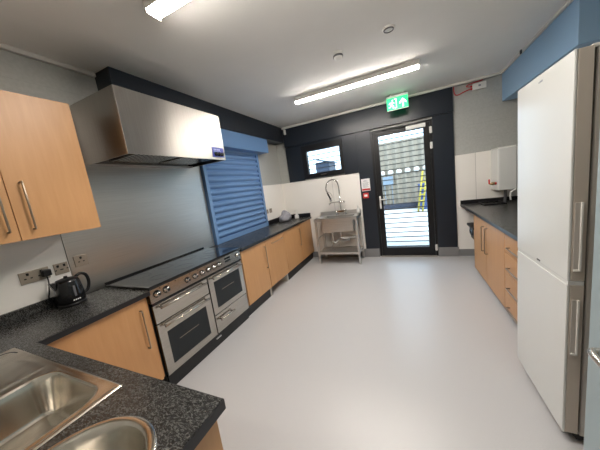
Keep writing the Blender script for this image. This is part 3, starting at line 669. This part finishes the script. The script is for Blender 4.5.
part('waste_pipe', wp, 'table_steel', st, 'grey waste pipework')
TPX, TPY = 1.29, 4.745
ta = thing('pre_rinse_tap', 'tall chrome pre-rinse spray tap arching over the steel sink', 'tap', (TPX, TPY, .905))
bs = BM(); box(bs, TPX-.11, TPX+.11, TPY-.025, TPY+.025, .95, 1.0, bev=.01); lathe(bs, [(.028, 0), (.028, .02), (.016, .05), (.016, .10)], (TPX-.09, TPY, .905), seg=16); lathe(bs, [(.028, 0), (.028, .02), (.016, .05), (.016, .10)], (TPX+.09, TPY, .905), seg=16)
part('tap_base', bs, 'chrome', ta)
part('riser', tube(BM(), [(TPX, TPY, 1.0), (TPX, TPY, 1.33)], .011, 12), 'chrome', ta)
arc = smooth_path([(TPX, TPY, 1.33), (TPX, TPY-.005, 1.47), (TPX-.03, TPY-.02, 1.575), (TPX-.11, TPY-.05, 1.615), (TPX-.20, TPY-.08, 1.565), (TPX-.235, TPY-.09, 1.46), (TPX-.225, TPY-.09, 1.40)], 14)
part('hose', tube(BM(), arc, .009, 8), 'black_matt', ta, 'dark inner hose')
hx = []; n = len(arc)
for i in range(n*6):
    f_ = i/(n*6)*(n-1); k = min(int(f_), n-2); p = arc[k].lerp(arc[k+1], f_-k); t = (arc[k+1]-arc[k]).normalized()
    a = t.cross(Vector((0, 1, 0))).normalized(); b = a.cross(t); th = i*2*PI/9
    hx.append(p + .014*(a*math.cos(th)+b*math.sin(th)))
part('spring', tube(BM(), hx, .0028, 5), 'chrome', ta, 'coiled chrome spring')
sg = BM(); tube(sg, smooth_path([(TPX-.225, TPY-.09, 1.41), (TPX-.205, TPY-.09, 1.34), (TPX-.175, TPY-.09, 1.27), (TPX-.165, TPY-.09, 1.23)]), [.012]*4+[.016]*12+[.020]*3); part('spray_gun', sg, 'black_plastic', ta, 'black spray handle')
part('spray_head', lathe(BM(), [(0, 0), (.026, 0), (.028, .02), (.015, .045), (0, .05)], (TPX-.163, TPY-.09, 1.195), seg=16), 'chrome', ta)
part('spray_lever', tube(BM(), smooth_path([(TPX-.225, TPY-.10, 1.38), (TPX-.16, TPY-.11, 1.37), (TPX-.12, TPY-.11, 1.30), (TPX-.135, TPY-.11, 1.25)]), .005), 'chrome', ta)
vb = BM(); lathe(vb, [(0, -.03), (.026, -.03), (.030, 0), (.026, .03), (0, .03)], (TPX, TPY, 1.16), seg=18); tube(vb, smooth_path([(TPX, TPY, 1.16), (TPX-.08, TPY-.06, 1.17), (TPX-.17, TPY-.13, 1.165), (TPX-.19, TPY-.15, 1.13)]), .010); tube(vb, [(TPX, TPY, 1.16), (TPX+.07, TPY-.02, 1.16)], .010)
part('mixer_valve', vb, 'chrome', ta)
for s_ in (-1, 1):
    k = BM(); lathe(k, [(0, 0), (.022, 0), (.026, -.012), (.022, -.028), (0, -.03)], (TPX+s_*.09, TPY-.025, .985), axis=1, seg=14); part('tap_knob', k, 'chrome', ta)
part('crosshead', lathe(BM(), [(0, 0), (.024, .004), (.026, .02), (0, .024)], (TPX+.07, TPY-.02, 1.16), axis=0, seg=14), 'chrome', ta)
so = thing('soap_bottle', 'small clear soap bottle on the right corner of the steel sink', 'bottle', (1.625, 4.76, .905))
part('bottle', lathe(BM(), [(0, 0), (.032, 0), (.034, .02), (.034, .08), (.014, .11), (.012, .12)], (1.625, 4.74, .906), seg=20), 'white_plastic', so)
part('pump', tube(BM(), [(1.625, 4.74, 1.02), (1.625, 4.74, 1.07), (1.60, 4.72, 1.072)], .007), 'white_plastic', so)
single('sink_plug', lathe(BM(), [(0, 0), (.025, 0), (.026, .02), (.02, .03), (0, .032)], (.925, 4.40, .906), seg=18), 'white_plastic', 'small white plug on the left corner of the steel sink', 'plug')

# ================================================================ SMALL THINGS ON THE FAR LEFT WORKTOP
def blob(cx_, cy_, cz_, rx, ry, rz, seed, amp=.18, sub=4):
    b = BM(); bmesh.ops.create_icosphere(b, subdivisions=sub, radius=1); rd = random.Random(seed)
    w_ = [(Vector((rd.uniform(-1, 1), rd.uniform(-1, 1), rd.uniform(-1, 1))).normalized()*rd.uniform(2, 6), rd.uniform(0, 6)) for _ in range(9)]
    for v in b.verts:
        d = sum(math.sin(v.co.dot(a)+p) for a, p in w_)/9*amp*2; c = v.co*(1+d)
        c.z = max(c.z, -.55); v.co = Vector((cx_+c.x*rx, cy_+c.y*ry, cz_+(c.z+.55)*rz))
    for f in b.faces: f.smooth = True
    return b
single('dish_cloth', blob(.17, 4.44, WZ+.004, .12, .15, .12, 5, .45), 'cloth_grey', 'crumpled light grey cloth heaped on the far left worktop', 'cloth')
dt = thing('soap_dispenser', 'small white pump bottle at the far end of the left worktop', 'bottle', (.33, 4.68, WZ))
part('bottle', lathe(BM(), [(0, 0), (.045, 0), (.047, .02), (.044, .07), (.018, .095), (.015, .11)], (.33, 4.68, WZ+.001), seg=20), 'white_plastic', dt)
part('pump', tube(BM(), smooth_path([(.33, 4.68, WZ+.10), (.33, 4.68, WZ+.17), (.35, 4.66, WZ+.18)]), .009), 'white_plastic', dt)

# ================================================================ RIGHT RUN: WATER HEATER, TRAY, BIN
wh = thing('water_heater', 'white wall mounted water boiler above the right hand worktop', 'water heater', (3.85, 4.64, 1.1))
part('casing', bx(3.745, 3.965, 4.475, D-.012, 1.105, 1.722, bev=.018, seg=3), 'white_gloss', wh)
part('top_cap', bx(3.752, 3.958, 4.482, D-.012, 1.722, 1.732, bev=.003), 'ivory_gloss', wh)
vv = BM(); tube(vv, [(3.745, 4.55, 1.215), (3.66, 4.55, 1.215)], .016); lathe(vv, [(0, -.02), (.022, -.02), (.022, .02), (0, .02)], (3.70, 4.55, 1.215), axis=0, seg=14)
part('drain_valve', vv, 'pipe_brass', wh, 'brass valve on the boiler side')
part('valve_lever', bx(3.645, 3.662, 4.535, 4.56, 1.215, 1.285, bev=.004), 'red', wh, 'red valve lever')
part('valve_cap', lathe(BM(), [(0, -.014), (.020, -.014), (.020, .014), (0, .014)], (3.728, 4.55, 1.215), axis=0, seg=12), 'red', wh)
part('feed_pipe', tube(BM(), smooth_path([(3.865, 4.60, 1.105), (3.865, 4.60, 1.02), (3.865, 4.62, .915)]), .020), 'grey_rubber', wh, 'dark grey feed pipe')
part('spout', tube(BM(), smooth_path([(3.97, 4.50, 1.13), (3.935, 4.47, 1.10), (3.895, 4.46, 1.08), (3.88, 4.46, 1.04), (3.885, 4.46, .96)], 8), .011), 'white_plastic', wh, 'white curved outlet')
ty = thing('tray', 'flat black tray lying on the right hand worktop', 'tray', (3.72, 4.5, WZ))
tb = BM(); box(tb, 3.56, 3.83, 4.42, 4.76, WZ+.001, WZ+.008, bev=.002); part('tray_floor', tb, 'black_gloss', ty)
tr_ = BM()
for a in ((3.56, 3.83, 4.42, 4.432), (3.56, 3.83, 4.748, 4.76), (3.56, 3.572, 4.432, 4.748), (3.818, 3.83, 4.432, 4.748)): box(tr_, *a, WZ+.008, WZ+.020, bev=.002)
part('rim', tr_, 'black_plastic', ty)
bn2 = thing('waste_caddy', 'black waste caddy hung on the end of the right hand cabinet', 'bin', (3.47, 4.22, .45))
b = BM(); n4 = [(3.36, 4.048), (3.60, 4.048), (3.60, 4.42), (3.36, 4.42)]
A = [b.verts.new((x+(.02 if x < 3.5 else -.02), y-(.03 if y > 4.1 else 0), .44)) for x, y in n4]; B = [b.verts.new((x, y, .62)) for x, y in n4]
b.faces.new(A[::-1]); b.faces.new(B)
for i in range(4): b.faces.new((A[i], A[(i+1)%4], B[(i+1)%4], B[i]))
part('bin_body', b, 'black_plastic', bn2); part('lid', bx(3.335, 3.61, 4.048, 4.45, .62, .66, bev=.012), 'black_plastic', bn2)
part('bin_liner', blob(3.40, 4.32, .50, .05, .08, .10, 11, .3, 3), 'black_gloss', bn2, 'black liner hanging over the rim')
